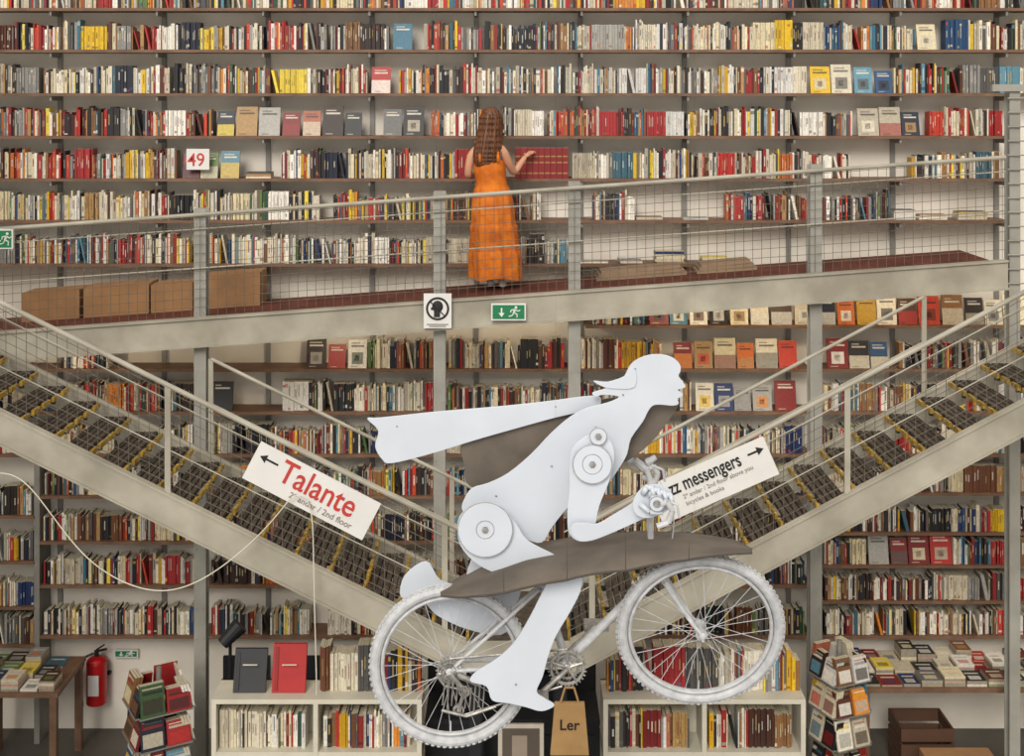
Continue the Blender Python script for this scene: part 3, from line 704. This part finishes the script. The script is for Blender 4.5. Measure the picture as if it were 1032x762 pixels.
def table(u0,u1,Ya,Yb_,z,seed,name):
    e=MB(); xa=X_(u0,Ya);xb=X_(u1,Ya); e.box(xa,xb,Ya,Yb_,z-.04,z,mi=0)
    for x in(xa+.05,xb-.05):
        for y in(Ya+.05,Yb_-.05): e.box(x-.03,x+.03,y-.03,y+.03,0,z-.04,mi=0)
    o=e.make(name,[M_board]); b=MB(); R=random.Random(seed); y=Ya+.03
    while y<Yb_-.2:
        x=xa+.03
        while x<xb-.16:
            w=R.uniform(.13,.19); n=R.randint(1,5); zz=z+.001
            for i in range(n):
                t=R.uniform(.012,.028); cc=jit(R,R.choice(pickset(R,'d'))); b.box(x,x+w,y,y+.21,zz,zz+t,mixc(PAGE,cc,.5),top=cc); zz+=t
            b.box(x+w*.2,x+w*.8,y+.03,y+.1,zz,zz+.001,mixc(cc,R.choice(pickset(R)),.6)); b.box(x+w*.15,x+w*.85,y+.14,y+.16,zz,zz+.001,C('#c8c0b0'))
            x+=w+.015
        y+=.235
    b.make('books',M_book,o)
table(-40,58,11.2,11.95,.84,3,'book_table'); table(868,1080,11.25,11.97,.86,4,'book_table')
e=MB(); xa=X_(905,11.5); xb=X_(958,11.5)
e.box(xa,xb,11.4,11.8,0,.03,C('#5b4030'))
for (p,q,r_,s_) in((xa,xb,11.4,11.42),(xa,xb,11.78,11.8),(xa,xa+.02,11.42,11.78),(xb-.02,xb,11.42,11.78)):
    for z in (.04,.18,.32): e.box(p,q,r_,s_,z,z+.11,C('#5b4030'))
e.make('storage_crate',M_vc)
e=MB(); xa=X_(930,11.0);xb=X_(1000,11.0); e.box(xa,xb,10.7,11.1,0,.42); e.box(xa,xb,10.88,10.92,.42,.424); e.hexa([(xa,10.7,.42),(xb,10.7,.42),(xb,10.705,.42),(xa,10.705,.42),(xa,10.6,.5),(xb,10.6,.5),(xb,10.605,.5),(xa,10.605,.5)]); e.make('cardboard_box',M_card)
def rack(uc,Y,zt,seed,tiers,w,name):
    e=MB(); x=X_(uc,Y); R=random.Random(seed)
    e.tube((x,Y,0),(x,Y,zt),.02,10,mi=1); e.tube((x,Y,0),(x,Y,.03),.25,24,mi=1)
    for k in range(tiers):
        z=zt-.28-k*.25
        if z<.1: break
        for a in range(4):
            ang=a*math.pi/2+.3+seed*.01; M=Matrix.Translation((x,Y,z))@Matrix.Rotation(ang,4,'Z')
            p=[M@Vector(q) for q in((-w,-w-.03,0),(w,-w-.03,0),(w,-w+.08,0),(-w,-w+.08,0),(-w,-w-.03,.01),(w,-w-.03,.01),(w,-w+.08,.01),(-w,-w+.08,.01))]
            e.hexa(p,mi=1)
            for s_ in(-1,0):
                a0=s_*w+.01; b0=a0+w-.02; hh=R.uniform(.17,.24); cc=jit(R,R.choice(pickset(R)))
                for th in range(R.randint(1,3)):
                    y=-w-.025+th*.022; lean=.05
                    p=[M@Vector(q) for q in((a0,y,.01),(b0,y,.01),(b0,y+.018,.01),(a0,y+.018,.01),(a0,y+lean,hh),(b0,y+lean,hh),(b0,y+.018+lean,hh),(a0,y+.018+lean,hh))]
                    e.hexa(p,cc,0,PAGE)
                    if th==0:
                        for (f0,f1) in((.1,.55),(.7,.8),(.86,.9)):
                            yy=lambda f:y-.002+lean*f
                            c2=mixc(cc,R.choice(pickset(R)),.75)
                            e.add([M@Vector(q) for q in((a0+.015,yy(f0),.01+(hh-.01)*f0),(b0-.015,yy(f0),.01+(hh-.01)*f0),(b0-.015,yy(f1),.01+(hh-.01)*f1),(a0+.015,yy(f1),.01+(hh-.01)*f1))],[(0,1,2,3)],c2)
    e.make(name,[M_book,M_upr])
rack(160,9.9,Z_(672,9.9),23,6,.2,'rotating_book_rack'); rack(846,10.2,Z_(645,10.2),12,7,.16,'rotating_book_rack')
e=MB(); xa=X_(430,10.3);xb=X_(603,10.3)
e.box(xa,xb,10.15,10.2,0,1.1); e.box(xa,xb,10.1,10.65,1.1,1.14); e.box(xa,xa+.04,10.2,10.65,0,1.1); e.box(xb-.04,xb,10.2,10.65,0,1.1)
for i in range(3): xx=xa+.04+i*.44; e.box(xx,xx+.4,10.135,10.15,.2,1.0)
e.box(xa,xb,10.6,10.65,1.14,1.95)
e.make('reception_desk',M_dark)
e=MB(); x=X_(456,10.3); e.box(x-.2,x+.2,10.35,10.38,1.3,1.6); e.box(x-.03,x+.03,10.38,10.4,1.145,1.4); e.box(x-.12,x+.12,10.32,10.48,1.142,1.155); e.make('computer_monitor',M_black,bevel=.003)
for dx in(0,.5,1.0):
    e=MB(); x=X_(218,11.3)+dx
    e.box(x,x+.42,11.12,11.6,.42,.47); e.box(x,x+.42,11.56,11.6,.47,1.0)
    for q in((x+.02,11.14),(x+.4,11.14),(x+.02,11.58),(x+.4,11.58)): e.tube((q[0],q[1],0),(q[0],q[1],.42),.015,8)
    e.make('black_chair',M_dark)
e=MB(); x=X_(232,10.35); zt=Z_(640,10.35)
for a in range(3): e.tube((x,10.35,zt-.4),(x+.24*math.cos(a*2.1),10.35+.24*math.sin(a*2.1),0),.012,8)
e.tube((x,10.35,zt-.42),(x,10.35,zt),.014,8); e.tube((x-.05,10.3,zt-.05),(x+.08,10.35,zt+.08),.05,14,.07); e.make('tripod_lamp',M_dark)
e=MB(); a=W(556,708,8.7); b=W(592,760,8.7); 
e.plate([(a.x+.02,a.z),(b.x-.02,a.z),(b.x+.01,b.z),(a.x-.01,b.z)][::-1],8.68,8.72)
e.path([(a.x+.06,8.7,a.z),(a.x+.09,8.7,a.z+.10),(b.x-.09,8.7,a.z+.10),(b.x-.06,8.7,a.z)],.008,6)
e.tube(((a.x+b.x)/2,8.7,a.z+.1),((a.x+b.x)/2,8.88,zl-.2),.003,5)
o=e.make('tote_bag',mat('bag_canvas',C('#b28d5c'),.9,noise=.1),bevel=.004)
t=text('lettering','Ler',.1,Vector((a.x+.05,8.675,(a.z+b.z)/2)),0,M_black,None,1,.001); t.parent=o
e=MB(); a=W(502,730,9.3); b=W(548,775,9.3); e.box(a.x,b.x,9.3,9.32,b.z,a.z,C('#c8c0b0')); e.box(a.x+.03,b.x-.03,9.297,9.3,b.z+.03,a.z-.03,C('#5d5248')); e.box(a.x+.1,b.x-.12,9.294,9.297,b.z+.06,a.z-.08,C('#a09080')); e.tube(((a.x+b.x)/2,9.33,0),((a.x+b.x)/2,9.33,a.z-.05),.015,8,col=C('#333333')); e.tube(((a.x+b.x)/2,9.33,0),((a.x+b.x)/2,9.33,.02),.15,20,col=C('#333333')); e.make('poster_stand',M_vc)
# ---------------- lights
w=bpy.data.worlds.new('w'); bpy.context.scene.world=w; w.use_nodes=True
w.node_tree.nodes['Background'].inputs[0].default_value=(1,.97,.93,1); w.node_tree.nodes['Background'].inputs[1].default_value=.9
s=bpy.data.lights.new('skylight_sun','SUN'); s.energy=2.2; s.angle=math.radians(25); s.color=(1,.95,.87)
so=bpy.data.objects.new('skylight_sun',s); so.rotation_euler=Euler((math.radians(58),0,math.radians(-12))); so.location=(0,0,12); bpy.context.collection.objects.link(so)
for u in (60,330,520,690,800,930):
    p=W(u,300,11.4); zc_=wz(p.x)-.1
    e=MB(); e.tube((p.x,11.4,zc_),(p.x,11.4,zc_-.05),.03,14,.045); e.make('spotlight_fixture',M_sign,wko)
    l=bpy.data.lights.new('spot_lamp','POINT'); l.energy=11; l.color=(1,.84,.58); l.shadow_soft_size=.04
    lo=bpy.data.objects.new('spot_lamp',l); lo.location=(p.x,11.4,zc_-.12); bpy.context.collection.objects.link(lo)
# ---------------- camera
cd=bpy.data.cameras.new('camera'); cd.sensor_width=36; cd.lens=F/1032*36; cd.shift_y=-(381-V0)/1032
co=bpy.data.objects.new('camera',cd); co.location=(0,0,ZC); co.rotation_euler=(math.radians(90),0,0); bpy.context.collection.objects.link(co)
bpy.context.scene.camera=co
bpy.context.scene.view_settings.view_transform='Standard'
